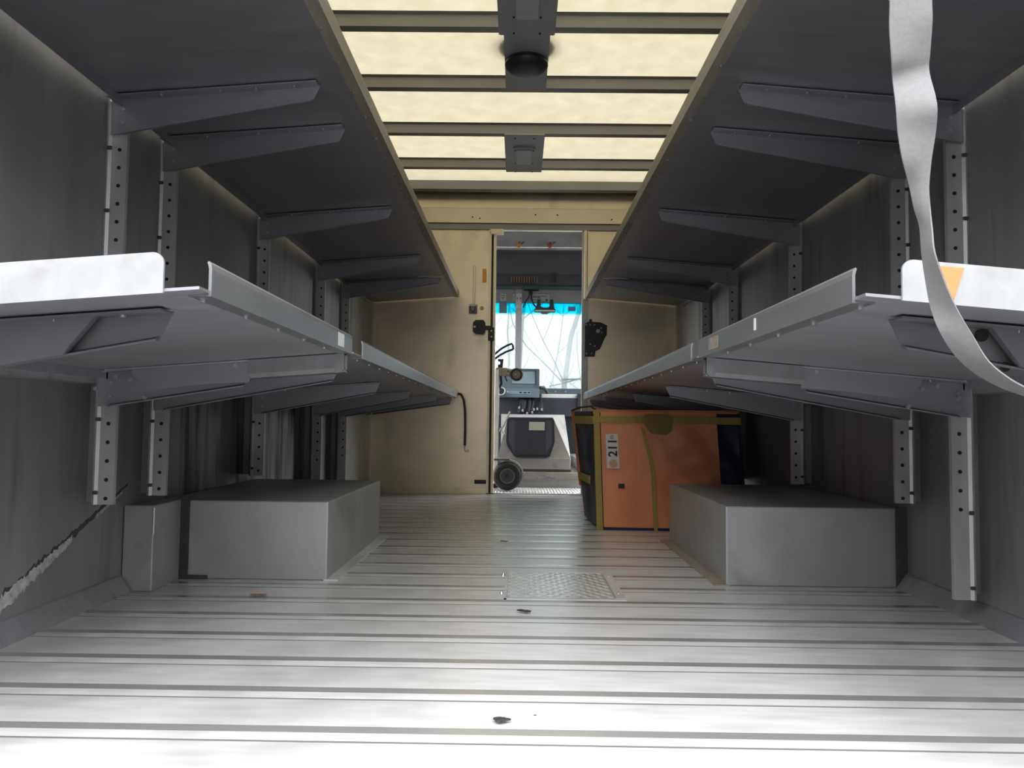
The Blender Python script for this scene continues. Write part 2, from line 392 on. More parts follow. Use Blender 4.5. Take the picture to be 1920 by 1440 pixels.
qbox('jamb_channel', mat('channel_dark', (.06, .045, .04), .6), d, -.197, -.182, YP + .008, YP + .04, 0, 1.765)
qbox('jamb', M_CREAM, d, -.182, DX0, YP - .012, YP + .04, 0, 1.765)
qbox('latch_block', M_CREAM, d, -.205, -.115, YP - .03, YP + .005, 1.765, 1.800, bev=.004)
qbox('jamb', M_POST, d, DX1, .468, YP + .004, YP + .04, 0, 1.80)
qbox('jamb_strip', M_CREAM, d, .436, .456, YP - .016, YP + .004, 1.325, 1.80, bev=.003)
qbox('jamb_strip', M_CREAM, d, .460, .468, YP - .010, YP + .004, 1.325, 1.80)
qbox('threshold', M_POST, d, -.215, .47, YP - .012, YP + .05, -.012, .006)

t = thing('door_latch', (-.26, YP, 1.12), 'black latch handle on the left of the bulkhead doorway', 'latch')
bm = B(); prism(bm, [(-.315, 1.095), (-.295, 1.078), (-.240, 1.078), (-.232, 1.095), (-.232, 1.155), (-.245, 1.172), (-.295, 1.172), (-.315, 1.155)], 'y', YP - .045, YP); obj('latch_body', bm, M_BLACK, t)
qbox('latch_arm', M_BLACK, t, -.235, -.195, YP - .035, YP - .013, 1.108, 1.135, bev=.004)
qbox('strike', M_BLACK, t, -.212, -.17, YP - .03, YP - .0125, 1.035, 1.125, bev=.004)
bm = B(); disc_cyl(bm, (-.303, YP - .046, 1.125), .008, .004, 'y', 10); disc_cyl(bm, (-.19, YP - .031, 1.06), .006, .004, 'y', 10); disc_cyl(bm, (-.19, YP - .031, 1.10), .006, .004, 'y', 10)
obj('screw', bm, M_RIVET, t)
t = thing('lock_plate', (.51, YP, 1.05), 'large black lock plate right of the bulkhead doorway', 'lock')
bm = B(); prism(bm, [(.444, .936), (.512, .936), (.515, .972), (.545, .985), (.575, 1.055), (.592, 1.085), (.594, 1.148), (.545, 1.168), (.47, 1.172), (.444, 1.160)], 'y', YP - .02, YP); obj('plate', bm, M_BLACK, t)
bm = B()
for p in ((.452, 1.152), (.478, 1.150), (.508, 1.150), (.552, 1.128), (.558, 1.098), (.480, 1.018), (.510, 1.005), (.455, .955), (.490, .955)): disc_cyl(bm, (p[0], YP - .021, p[1]), .006, .004, 'y', 10)
obj('bolts', bm, mat('dull_bolt', (.25, .26, .28), .4, .6), t)
bm = B(); disc_cyl(bm, (.532, YP - .023, 1.108), .013, .008, 'y', 16); obj('lock_cylinder', bm, M_RIVET, t)
qbox('top_catch', M_BLACK, t, .474, .492, YP - .012, YP, 1.172, 1.19)
t = thing('pull_hook', (-.24, YP, .08), 'small black catch low on the bulkhead beside the doorway', 'catch')
qbox('catch_bar', M_BLACK, t, -.292, -.213, YP - .018, YP - .012, .068, .094, bev=.003)
qbox('catch_foot', M_BLACK, t, -.280, -.225, YP - .012, YP - .0, .074, .088)
t = thing('switch_box', (-.32, YP, 1.25), 'small electrical box under a conduit on the left bulkhead panel', 'switch')
qbox('box_body', mat('box_grey', (.22, .21, .20), .5, .2, var=.3, scale=40), t, -.345, -.290, YP - .03, YP, 1.222, 1.278, bev=.003)
qbox('box_lid', M_WHITE, t, -.345, -.290, YP - .031, YP, 1.268, 1.283)
qbox('conduit', M_PART, t, -.320, -.306, YP - .012, YP, 1.283, 1.555, bev=.003)
bm = B(); tube(bm, [(-.335, YP - .032, 1.268), (-.333, YP - .036, 1.24), (-.318, YP - .036, 1.228), (-.304, YP - .036, 1.242), (-.302, YP - .032, 1.268)], .003, 6); obj('wire_loop', bm, M_BLACK, t, smooth=True)
qbox('orange_sticker', M_STICK, None, -.258, -.230, YP - .0012, YP - .0001, 1.435, 1.53, label='tall narrow orange sticker on the tan bulkhead panel', cat='sticker')
bm = B(); disc_cyl(bm, (-.258, YP - .0008, 1.258), .015, .0014, 'y', 16); obj('orange_dot', bm, mat('faded_orange', (.7, .38, .14), .6), label='round faded orange sticker beside the electrical box', cat='sticker')
# bungee
t = thing('bungee_cord', (-.40, 4.90, .45), 'black bungee cord hanging off the left lower shelf end', 'cord')
bm = B(); tube(bm, [(-.425, 4.915, .665), (-.408, 4.92, .672), (-.385, 4.925, .665), (-.368, 4.925, .63), (-.358, 4.925, .56), (-.355, 4.925, .44), (-.356, 4.925, .36), (-.357, 4.925, .325)], .0075, 8); obj('cord', bm, mat('cord_maroon', (.045, .028, .035), .7), t, smooth=True)
bm = B(); tube(bm, [(-.357, 4.925, .325), (-.359, 4.925, .30), (-.350, 4.925, .283), (-.337, 4.925, .285), (-.333, 4.925, .30)], .0035, 6); obj('hook', bm, M_POST, t, smooth=True)

# ------------------------------------------------------------------ uprights
PY = [1.815, 2.085, 2.88, 3.72, 4.26]
ZB = {-1: [.267, .263, .262, .06, .06], 1: [.065, .268, .256, .21, .06]}
side_word = {-1: 'left', 1: 'right'}
ORD = ['nearest the camera', 'second from the camera', 'third from the camera', 'fourth from the camera', 'fifth from the camera, nearest the bulkhead']
for s in (-1, 1):
    XW = XL if s < 0 else XR
    fx = (lambda q, s=s: (-1.10 + q if s < 0 else 1.165 - q))       # q = distance from the wall
    for i, y in enumerate(PY):
        zb = ZB[s][i]
        t = thing('slotted_upright', (fx(.06), y + .04, zb), f'perforated steel upright on the {side_word[s]} wall, {ORD[i]}', 'post', group=f'perforated uprights on the {side_word[s]} wall')
        bm = B()
        prism(bm, [(fx(.105), y), (fx(.066), y), (fx(.060), y - .006), (fx(.054), y - .004), (fx(.044), y + .014), (fx(.030), y + .060), (fx(.0), y + .066), (fx(.0), y + .070), (fx(.034), y + .065), (fx(.049), y + .017), (fx(.058), y + .001), (fx(.066), y + .004), (fx(.102), y + .004), (fx(.102), y + .011), (fx(.105), y + .011)], 'z', zb, ZC - .02)
        obj('channel', bm, M_POST, t)
        bm = B()
        for k in range(0, 37):
            z = .282 + .046 * k
            if z > zb + .012: disc_cyl(bm, (fx(.086), y - .0006, z), .0048, .0016, 'y', 10)
        obj('slots', bm, M_HOLE, t, kind='stuff')
        bm = B()
        for z in ((zb + .03, zb + .21, 1.0, 1.16) if i < 3 else (1.0,)): box(bm, fx(.063) - .006, fx(.063) + .006, y - .0085, y - .004, z - .005, z + .004, .0015)
        obj('bolts', bm, M_CAULK, t)

# ------------------------------------------------------------------ shelves
TILT = .078
def bracket(parent, s, xin, z0, y, tip=.09, xend=None, m=M_BRKT, hb=.090, ht=.038, name='bracket', label=None):
    """triangular sheet arm with folded upper and lower flanges under a shelf; s side, xin inner shelf edge"""
    zu = lambda x: z0 - TILT * abs(x - xin) - .0035
    X = lambda dd: xin + s * dd
    xe = xend if xend is not None else (-1.033 if s < 0 else 1.098)
    x1 = X(tip); x2 = x1 + s * .018
    bm = B()
    prism(bm, [(x1, zu(x1)), (xe, zu(xe)), (xe, zu(xe) - hb), (x2, zu(x2) - ht)], 'y', y - .003, y)
    # upper flange against the shelf, lower flange folded to the rear
    loft(bm, [[(x1 + s * .004, y - .003, zu(x1)), (x1 + s * .004, y - .032, zu(x1)), (x1 + s * .004, y - .032, zu(x1) - .003), (x1 + s * .004, y - .003, zu(x1) - .003)],
              [(xe, y - .003, zu(xe)), (xe, y - .032, zu(xe)), (xe, y - .032, zu(xe) - .003), (xe, y - .003, zu(xe) - .003)]])
    za, zb = zu(x2) - ht, zu(xe) - hb
    xe2 = xe - s * .03
    loft(bm, [[(x2, y, za + .001), (x2, y - .006, za - .004), (x2, y - .016, za - .005), (x2, y - .016, za - .002), (x2, y - .004, za + .003)],
              [(xe2, y, zb + .005), (xe2, y - .006, zb), (xe2, y - .016, zb - .001), (xe2, y - .016, zb + .002), (xe2, y - .004, zb + .007)]])
    b = obj(name, bm, m, parent, label=label)
    bm = B()
    for q in (.12, .30, .47, .75):
        x = x1 + (xe - x1) * q; disc_cyl(bm, (x, y - .018, zu(x) - .005), .0045, .004, 'z', 8)
    for q in (.02, .055): disc_cyl(bm, (xe - s * .03, y - .0045, zu(xe) - .005 - q), .0045, .003, 'y', 8)
    obj('rivets', bm, M_RIVET, b)
    return b
def shelf(name, s, xin, z0, y0, y1, label, xout, lip_gap=(0, 0), end_lip=False, lip=.042, group=None):
    zu = lambda x: z0 - TILT * abs(x - xin)
    t = thing(name, ((xin + xout) / 2, (y0 + y1) / 2, z0 - .03), label, 'shelf', group=group)
    bm = B()
    prism(bm, [(xin, z0), (xout, zu(xout)), (xout, zu(xout) - .022), (xout + s * .004, zu(xout) - .022), (xout + s * .004, zu(xout) + .004), (xin, z0 + .004)], 'y', y0, y1)
    obj('panel', bm, M_SHELF, t)
    # z-shaped edge bar: foot under the panel, upstand with a curled top
    a, b = y0 + lip_gap[0], y1 - lip_gap[1]
    pr = [(0, -.004), (.030, -.004), (.030, -.0005), (.004, -.0005), (.004, lip - .010), (.0050, lip - .005), (.0065, lip - .001), (.0045, lip + .001), (.001, lip - .003), (0, lip - .010)]
    bm = B(); prism(bm, [(xin - s * .001 + s * (p[0] - .002), z0 + p[1]) for p in pr], 'y', a, b)
    obj('edge_bar', bm, M_LIPU if z0 > 1 else M_LIP, t)
    bm = B(); y = a + .03
    while y < b - .02:
        disc_cyl(bm, (xin + s * .02, y, z0 - .006), .0045, .004, 'z', 8); y += .155
    obj('rivets', bm, M_RIVET, t)
    if end_lip:                                    # rear upstand facing out of the body, rounded outer corner
        xa, xb = xin + s * .045, xout - s * .01
        zz = lambda x: zu(x)
        r = .014; P = [(xa, zz(xa) - .002)]
        for k in range(6):
            an = R(180 - 90 * k / 5) if s > 0 else R(90 * k / 5)
            P.append((xa + s * r + r * math.cos(an), zz(xa) + .050 - r + r * math.sin(an)))
        P += [(xb, zz(xb) + .050), (xb, zz(xb) - .002)]
        bm = B(); prism(bm, P, 'y', y0 - .003, y0 + .0005); e = obj('end_lip', bm, M_LIPR, t)
    return t, zu
shelves = {}
for s in (-1, 1):
    xin = -.418 if s < 0 else .450; xout = -1.005 if s < 0 else 1.075
    t, zu = shelf('storage_shelf', s, xin, 1.334, .90, 4.965, f'long grey metal shelf running high along the {side_word[s]} wall', xout)
    for y in [1.05] + PY[:4]: bracket(t, s, xin, 1.334, y - .004)
    b = bracket(t, s, xin, 1.334, PY[4] - .004, tip=.035)
    x1 = xin + s * .035
    qbox('bracket_tab', M_CREAM, t, min(x1, x1 + s * .14), max(x1, x1 + s * .14), PY[4] - .036, PY[4] - .030, 1.318, 1.328, label='pale tab at the bracket tip')
    shelves['u', s] = t
for s in (-1, 1):
    W = side_word[s]
    xin = -.408 if s < 0 else .436; xout = -1.012 if s < 0 else 1.082
    # front folding section next to the rear opening
    t, zu = shelf('storage_shelf', s, xin, .645, .925, 1.785, f'short lower {W} shelf section nearest the camera with a raised rear lip', xout, lip_gap=(.03, .012), end_lip=True)
    bracket(t, s, xin, .645, 1.05, m=M_BRKT_SHADE)
    # splice plate over the near bracket
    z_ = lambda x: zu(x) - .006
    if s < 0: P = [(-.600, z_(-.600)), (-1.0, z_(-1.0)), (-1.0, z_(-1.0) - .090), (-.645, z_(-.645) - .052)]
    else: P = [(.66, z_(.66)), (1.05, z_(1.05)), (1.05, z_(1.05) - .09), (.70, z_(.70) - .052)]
    bm = B(); prism(bm, P, 'y', 1.028, 1.040); obj('splice_plate', bm, M_BRKT_SHADE, t)
    if s > 0:
        bm = B(); disc_cyl(bm, (.656, 1.0455, zu(.656) - .016), .009, .003, 'y', 12); disc_cyl(bm, (.688, 1.0455, zu(.688) - .058), .007, .003, 'y', 12); obj('bracket_holes', bm, M_HOLE, t)
    # hinge channel and plate at the far end of the section
    xa = xin + s * .012; xb = xin + s * .245
    pr = [(0, 0), (0, -.034), (.008, -.044), (.03, -.046), (.03, -.042), (.011, -.040), (.004, -.032), (.004, -.004), (.02, -.004), (.02, 0)]
    bm = B(); za, zb = zu(xa) - .002, zu(xb) - .002
    loft(bm, [[(xa, 1.760 + p[0], za + p[1]) for p in pr], [(xb, 1.760 + p[0], zb + p[1] + .0) for p in pr]]); obj('hinge_channel', bm, M_LIP, t)
    bm = B(); prism(bm, [(xa, za - .001), (xa, za - .038), (xa + s * .008, za - .046), (xa + s * .02, za - .047), (xa + s * .02, za - .001)], 'y', 1.756, 1.790); obj('channel_end', bm, M_LIP, t)
    X = lambda q: xin + s * q
    bm = B(); prism(bm, [(X(.245), zu(X(.245)) - .003), (X(.535), zu(X(.535)) - .003), (X(.535), zu(X(.535)) - .018), (X(.485), zu(X(.485)) - .058), (X(.36), zu(X(.36)) - .052), (X(.245), zu(X(.245)) - .054)], 'y', 1.778, 1.782); obj('joint_plate', bm, M_BRKT, t)
    bm = B()
    for q, dz in ((.28, .012), (.535, .03), (.50, .075), (.57, .02), (.62, .045)): disc_cyl(bm, (X(q), 1.7765, zu(X(q)) - dz), .0055, .004, 'y', 8)
    obj('joint_bolts', bm, M_RIVET, t)
    bracket(t, s, xin, .645, PY[0] - .012, tip=.245, hb=.085, ht=.055)
    if s > 0:
        bm = B(); prism(bm, [(.531, .642), (.545, .642), (.558, .681), (.520, .684)], 'y', .9205, .9219); st = obj('orange_tape', bm, mat('orange_tape', (.40, .215, .075), .6, var=.12, scale=60), t, label='orange tape patch on rear lip')
        qbox('paper_label', mat('worn_label', (.30, .25, .21), .6, var=.35, scale=90), t, xin - .0035, xin - .0025, 1.60, 1.68, .650, .678, label='small worn brown label')
        qbox('lip_tag', M_WHITE, t, xin - .005, xin - .0025, 1.345, 1.352, .655, .677)
    else:
        qbox('paper_label', mat('pale_label', (.70, .72, .71), .5, var=.08, scale=60), t, xin + .0025, xin + .0035, 1.635, 1.69, .649, .679, label='small pale label')
    # rear section running to the bulkhead
    t, zu = shelf('storage_shelf', s, xin, .645, 1.80, 4.90, f'long lower {W} shelf section running back to the bulkhead', xout, lip_gap=((.10, 0) if s < 0 else (.055, 0)))
    bracket(t, s, xin, .645, PY[1] - .004, tip=.10)
    for i in (2, 3): bracket(t, s, xin, .645, PY[i] - .004, tip=.135)
    bracket(t, s, xin, .645, PY[4] - .004, tip=.06)
    bracket(t, s, xin, .645, 4.86, tip=.03, hb=.075)
    for yy in (4.55,):
        qbox('lip_mark', M_CAULK, t, xin - .0035, xin + .0035, yy, yy + .015, .655, .675)
qbox('wire_clip', M_WHITE, None, -.905, -.897, 4.51, 4.517, .505, .545, label='tiny white clip hanging in the left front corner', cat='clip')

# ------------------------------------------------------------------ wheel boxes
t = thing('wheel_box', (-.83, 2.65, 0), 'grey sheet metal wheel box on the left floor', 'wheel box')
bm = B(); box(bm, -1.085, -.571, 2.235, 3.07, 0, .235, bev=.004); obj('box_shell', bm, M_BOX, t)
bm = B(); prism(bm, [(-.580, 2.23), (-.535, 2.23), (-.535, 3.09), (-.580, 3.09)], 'z', 0, .0045); obj('floor_flange', bm, M_FLOOR, t)
bm = B(); box(bm, -1.086, -.99, 2.2275, 2.2385, .0, .235); box(bm, -.99, -.93, 2.229, 2.24, 0, .012); obj('sealant_bead', bm, M_CAULK, t)
t = thing('wheel_box', (.9, 2.65, 0), 'grey sheet metal wheel box on the right floor, in front of the orange bag', 'wheel box')
bm = B(); box(bm, .628, 1.150, 2.24, 3.07, 0, .237, bev=.004); obj('box_shell', bm, M_BOX, t)
bm = B(); prism(bm, [(.637, 2.235), (.592, 2.235), (.592, 3.09), (.637, 3.09)], 'z', 0, .0045); obj('floor_flange', bm, mat('dirty_flange', (.35, .29, .23), .6, .3, var=.25, scale=30), t)
bm = B(); box(bm, 1.135, 1.163, 2.228, 2.24, .0, .24); obj('sealant_bead', bm, M_CAULK, t)
t = thing('pipe_cover', (-1.05, 2.12, 0), 'narrow grey metal cover box against the left wall', 'cover')
bm = B(); box(bm, -1.098, -1.013, 2.06, 2.226, 0, .238, bev=.003); obj('cover_shell', bm, M_BOX, t)
bm = B(); tube(bm, [(-1.012, 2.058, .16), (-1.012, 2.058, .232)], .003, 6); obj('corner_bead', bm, M_POST, t)

# ------------------------------------------------------------------ floor hatch
t = thing('floor_hatch', (.12, 2.21, 0), 'diamond tread plate hatch set into the floor', 'hatch')
bm = B(); box(bm, -.026, .272, 2.045, 2.38, 0, .0034); obj('hatch_plate', bm, M_TREAD, t)
bm = B()
for i in range(17):
    for j in range(15):
        cx = -.016 + .0172 * i; cy = 2.058 + .0222 * j; a = .6 if (i + j) % 2 else -.6
        ex = Vector((math.cos(a), math.sin(a), 0)); ey = Vector((-ex.y, ex.x, 0)); c = Vector((cx, cy, .0034))
        V = [bm.verts.new(p) for p in (c - ex * .0125, c - ey * .0034, c + ex * .0125, c + ey * .0034)]
        T = bm.verts.new(c + Vector((0, 0, .0020)))
        for k in range(4): bm.faces.new((V[k], V[(k + 1) % 4], T))
obj('tread_pattern', bm, M_TREAD, t, kind='stuff')
bm = B(); box(bm, -.034, -.027, 2.03, 2.39, 0, .0042); box(bm, -.034, .30, 2.382, 2.392, 0, .0042); box(bm, -.034, .30, 2.030, 2.043, 0, .0036)
prism(bm, [(.273, 2.044), (.300, 2.044), (.300, 2.381), (.273, 2.381)], 'z', 0, .0042); obj('hatch_frame', bm, M_FLOOR, t)
bm = B()
for p in ((-.042, 2.35), (-.042, 2.33), (-.042, 2.10), (.286, 2.33), (.286, 2.10)): disc_cyl(bm, (p[0], p[1], .003), .006, .006, 'z', 10, .003)
obj('rivets', bm, M_RIVET, t)

# ------------------------------------------------------------------ orange delivery bag
bag = thing('delivery_bag', (.67, 3.6, 0), 'large orange and navy delivery bag with yellow webbing under the right shelf', 'bag')
# corner points: front-left, front-right, back-right, back-left at floor and at top
def bagp(u, v, h):
    """u 0..1 along the front, v 0..1 to the back, h 0..1 upward"""
    bl = [Vector((.366, 3.385, 0)), Vector((1.040, 3.350, 0)), Vector((1.05, 3.80, 0)), Vector((.345, 3.81, 0))]
    tp = [Vector((.347, 3.385, .540)), Vector((1.005, 3.360, .540)), Vector((.985, 3.81, .49)), Vector((.285, 3.83, .545))]
    a = bl[0].lerp(bl[1], u).lerp(bl[3].lerp(bl[2], u), v); b = tp[0].lerp(tp[1], u).lerp(tp[3].lerp(tp[2], u), v)
    return a.lerp(b, h)
def bag_patch(name, m, face, u0, u1, h0, h1, off, nu=8, nh=8, wob=0., thick=.004, seed=1, label=None, smooth=True, path=None):
    """sheet on a face of the bag ('f' front, 'l' left, 't' top), standing off by off"""
    ctr = bagp(.5, .5, .5); rnd = random.Random(seed); rings = []
    ph = [rnd.random() * 6 for _ in range(4)]
    bm = B(); V = []
    for lay in (0, 1):
        Vl = []
        for i in range(nu + 1):
            row = []
            for j in range(nh + 1):
                u = u0 + (u1 - u0) * i / nu; h = h0 + (h1 - h0) * j / nh
                if path: u = u + path(h)
                if face == 'f': p = bagp(u, 0, h); n_ = Vector((-.05, -1, 0))
                elif face == 'l': p = bagp(0, u, h); n_ = Vector((-1, -.05, 0))
                elif face == 'r': p = bagp(1, u, h); n_ = Vector((1, 0, 0))
                elif face == 'b': p = bagp(u, 1, h); n_ = Vector((0, 1, 0))
                else: p = bagp(u, h, 1); n_ = Vector((0, 0, 1))
                e = min(i / nu, 1 - i / nu, j / nh, 1 - j / nh) * 4
                wv = wob * min(1, e) * (math.sin(u * 9 + ph[0]) * math.sin(h * 7 + ph[1]) + .5 * math.sin(u * 23 + h * 15 + ph[2]) + .35 * math.sin(h * 31 - u * 12 + ph[3]))
                row.append(bm.verts.new(p + n_ * (off - lay * thick + wv)))
            Vl.append(row)
        V.append(Vl)
    for lay in (0, 1):
        for i in range(nu):
            for j in range(nh): bm.faces.new((V[lay][i][j], V[lay][i + 1][j], V[lay][i + 1][j + 1], V[lay][i][j + 1]))
    for i in range(nu):
        for j in (0, nh): bm.faces.new((V[0][i][j], V[0][i + 1][j], V[1][i + 1][j], V[1][i][j]))
    for j in range(nh):
        for i in (0, nu): bm.faces.new((V[0][i][j], V[0][i][j + 1], V[1][i][j + 1], V[1][i][j]))
    return obj(name, bm, m, bag, smooth=smooth, label=label)
bag_patch('side_panel', M_NAVY, 'l', 0, 1, .02, 1, .0, 10, 14, .008, .012, 4, 'dark navy side panel')
bag_patch('side_panel', M_NAVY, 'r', 0, 1, .02, 1, .0, 10, 14, .004, .012, 5, 'dark navy side panel')
bag_patch('back_panel', M_ORANGE, 'b', 0, 1, .02, 1, .0, 10, 10, .004, .012, 6, 'orange back panel')
bag_patch('top_panel', M_ORANGE, 't', 0, 1, 0, 1, .0, 14, 10, .006, .012, 7, 'orange lid')
bag_patch('front_panel', M_ORANGE, 'f', .036, .40, .012, .995, .004, 14, 18, .004, .012, 8, 'orange front panel')
bag_patch('front_panel', M_ORANGE, 'f', .40, .84, .012, .995, .002, 22, 26, .006, .012, 9, 'crumpled orange front panel')
bag_patch('corner_panel', M_NAVY, 'f', .83, 1.0, .012, .985, .0, 8, 20, .011, .012, 10, 'glossy navy corner panel')
bag_patch('base_trim', M_NAVY, 'f', 0, 1, 0, .022, .007, 10, 2, .0, .012, 11)
bag_patch('seam_piping', M_INK, 'f', .036, .042, .01, .99, .008, 1, 16, 0, .006, 12)
bag_patch('vertical_strap', M_WEB, 'f', -.006, .036, .0, 1.0, .008, 2, 16, .001, .006, 13)
bag_patch('vertical_strap', M_WEB, 'f', .375, .40, .0, .86, .011, 2, 18, .001, .006, 14, path=lambda h: -.055 * max(0, (h - .45) / .4) ** 1.3)
bag_patch('horizontal_strap', M_WEB, 'f', 0, .40, .900, .955, .010, 12, 2, .001, .006, 15)
bag_patch('horizontal_strap', M_WEB, 'f', .40, 1.0, .895, .955, .015, 12, 2, .001, .006, 16)
bag_patch('horizontal_strap', M_WEB, 'l', 0, .99, .885, .955, .008, 8, 2, .001, .006, 17)
bag_patch('strap_stub', M_WEB, 'l', .30, .98, .36, .43, .008, 6, 2, .001, .006, 18)
bag_patch('strap_stub', M_WEB, 'f', .945, .985, .31, .38, .012, 2, 2, .0, .006, 19)
bag_patch('side_window', M_NAVY, 'l', .06, .90, .962, .995, .006, 6, 2, 0, .006, 20)
bag_patch('edge_binding', mat('orange_binding', (.55, .17, .06), .5), 'l', .97, 1.02, .30, 1.0, .010, 2, 12, .0, .012, 21)
bag_patch('edge_binding', MATS['orange_binding'], 't', -.005, 1.0, -.01, .03, .006, 12, 2, .0, .01, 22)
# hexagonal grip patch, fastener square and number label on the front
def front_poly(name, m, uh, off, th=.004, label=None):
    bm = B(); n_ = Vector((-.05, -1, 0))
    a = [bagp(u, 0, h) + n_ * off for u, h in uh]; b = [p - n_ * th for p in a]
    loft(bm, [a, b]); return obj(name, bm, m, bag, label=label)
front_poly('grip_patch', mat('tan_webbing', (.28, .19, .06), .8, var=.1, scale=40), [(.325, .915), (.345, .97), (.50, .975), (.535, .94), (.525, .84), (.49, .80), (.38, .815)], .021, label='olive hexagonal grip patch')
front_poly('fastener_patch', M_INK, [(.148, .350), (.190, .350), (.190, .388), (.148, .388)], .0125, label='small black square patch')
lab = front_poly('number_label', M_WHITE, [(.076, .515), (.162, .515), (.156, .805), (.072, .805)], .0135, .002, label='white label with black number')
nrm = Vector((-.05, -1, 0)).normalized(); upv = (bagp(.12, 0, .8) - bagp(.12, 0, .5)).normalized(); rgt = upv.cross(-nrm).normalized() * -1
rgt = Vector((1, -.05, 0)).normalized()
rot = Matrix((upv, -rgt, nrm)).transposed()      # text runs bottom to top
text_obj('number_print', '211', .056, M_INK, lab, bagp(.121, 0, .690) + nrm * .0138, rot)
text_obj('number_print', '35', .020, mat('grey_ink', (.16, .14, .14), .8), lab, bagp(.116, 0, .778) + nrm * .0138, rot)
bm = B(); c = bagp(.120, 0, .556) + nrm * .0138
loft(bm, [[c + nrm * t_ + (rgt * math.cos(2 * math.pi * k / 18) + upv * math.sin(2 * math.pi * k / 18)) * .019 for k in range(18)] for t_ in (-.0005, .0006)])
obj('orange_dot', bm, mat('label_orange', (.52, .33, .14), .7), lab)
bm = B(); tube(bm, [bagp(-.02, .95, 1.0), bagp(.02, .8, 1.035), bagp(.05, .45, 1.045), bagp(.06, .3, 1.012)], .005, 6); obj('carry_cord', bm, M_BLACK, bag, smooth=True)

# ------------------------------------------------------------------ roll-up door strap hanging in the opening
edge_pairs = [((.452, .86, 1.93), (.502, .86, 1.93)), ((.452, .86, 1.4), (.502, .86, 1.4))] + [((0.439, 0.86, 1.031), (0.49, 0.86, 1.031)), ((0.439, 0.86, 0.991), (0.489, 0.86, 0.992)), ((0.438, 0.86, 0.958), (0.489, 0.86, 0.965)), ((0.44, 0.86, 0.919), (0.491, 0.87, 0.931)), ((0.446, 0.87, 0.898), (0.491, 0.872, 0.909)), ((0.444, 0.86, 0.861), (0.486, 0.848, 0.859)), ((0.446, 0.86, 0.828), (0.488, 0.855, 0.83)), ((0.451, 0.86, 0.796), (0.485, 0.86, 0.797)), ((0.463, 0.87, 0.771), (0.482, 0.86, 0.764)), ((0.472, 0.875, 0.743), (0.48, 0.855, 0.734)), ((0.481, 0.88, 0.722), (0.478, 0.848, 0.707)), ((0.483, 0.88, 0.69), (0.476, 0.84, 0.68)), ((0.485, 0.875, 0.65), (0.489, 0.84, 0.641)), ((0.487, 0.87, 0.622), (0.501, 0.84, 0.614)), ((0.49, 0.86, 0.595), (0.513, 0.835, 0.587)), ((0.507, 0.86, 0.567), (0.528, 0.83, 0.556)), ((0.529, 0.86, 0.546), (0.552, 0.83, 0.536)), ((0.557, 0.86, 0.53), (0.576, 0.83, 0.523)), ((0.587, 0.86, 0.519), (0.59, 0.83, 0.515)), ((0.624, 0.86, 0.508), (0.608, 0.83, 0.508)), ((.78, .85, .497), (.78, .83, .515)), ((.95, .84, .515), (.95, .825, .545)), ((1.10, .835, .56), (1.10, .83, .605))]
bm = B(); rows = []
P0 = [(Vector(p[0]) + Vector(p[1])) / 2 for p in edge_pairs]; W0 = [Vector(p[1]) - Vector(p[0]) for p in edge_pairs]
def cr(A, i, t):
    a, b, c_, d_ = A[max(i - 1, 0)], A[i], A[min(i + 1, len(A) - 1)], A[min(i + 2, len(A) - 1)]
    return .5 * ((2 * b) + (c_ - a) * t + (2 * a - 5 * b + 4 * c_ - d_) * t * t + (3 * b - a - 3 * c_ + d_) * t ** 3)
for i in range(len(P0) - 1):
    for k in range(4):
        rows.append((cr(P0, i, k / 4), cr(W0, i, k / 4)))
rings = []
for i, (p, w_) in enumerate(rows):
    tn = (rows[min(i + 1, len(rows) - 1)][0] - rows[max(i - 1, 0)][0]).normalized(); n_ = tn.cross(w_).normalized() * .0009
    rings.append([p - w_ / 2 - n_, p - w_ / 6 - n_ * 1.4, p + w_ / 6 - n_ * 1.4, p + w_ / 2 - n_, p + w_ / 2 + n_, p + w_ / 6 + n_ * 1.4, p - w_ / 6 + n_ * 1.4, p - w_ / 2 + n_])
loft(bm, rings); obj('pull_strap', bm, M_STRAP, smooth=True, label='grey webbing pull strap hanging twisted in front of the right shelves', cat='strap')

# ------------------------------------------------------------------ crumbs on the floor
def clump(name, c, r, label, seed, m=M_RUB, n=6, flat=.4):
    rnd = random.Random(seed); bm = B()
    for k in range(n):
        mt = Matrix.Translation(Vector(c) + Vector(((rnd.random() - .5) * 2 * r, (rnd.random() - .5) * r, .003))) @ Matrix.Diagonal((1.6, 1, flat, 1))
        bmesh.ops.create_icosphere(bm, subdivisions=1, radius=r * (.25 + .4 * rnd.random()), matrix=mt)
    obj(name, bm, m, label=label, cat='debris')
clump('dirt_clump', (.021, 1.885, .004), .013, 'dark crumb of dirt on the floor just before the tread plate hatch', 1)
clump('dirt_clump', (-.050, 2.98, .003), .012, 'small dark crumb on the floor between the wheel boxes', 2, n=3)
clump('dirt_clump', (-.02, 1.205, .003), .010, 'scatter of dark grit near the camera on the floor planks', 3, n=9)
clump('dirt_clump', (.035, 1.225, .003), .004, 'single tiny dark grain beside the scatter of grit', 4, n=2)
clump('dead_leaf', (-.700, 2.02, .003), .013, 'small brown leaf scrap on the floor before the left wheel box', 5, M_LEAF, 4, .3)

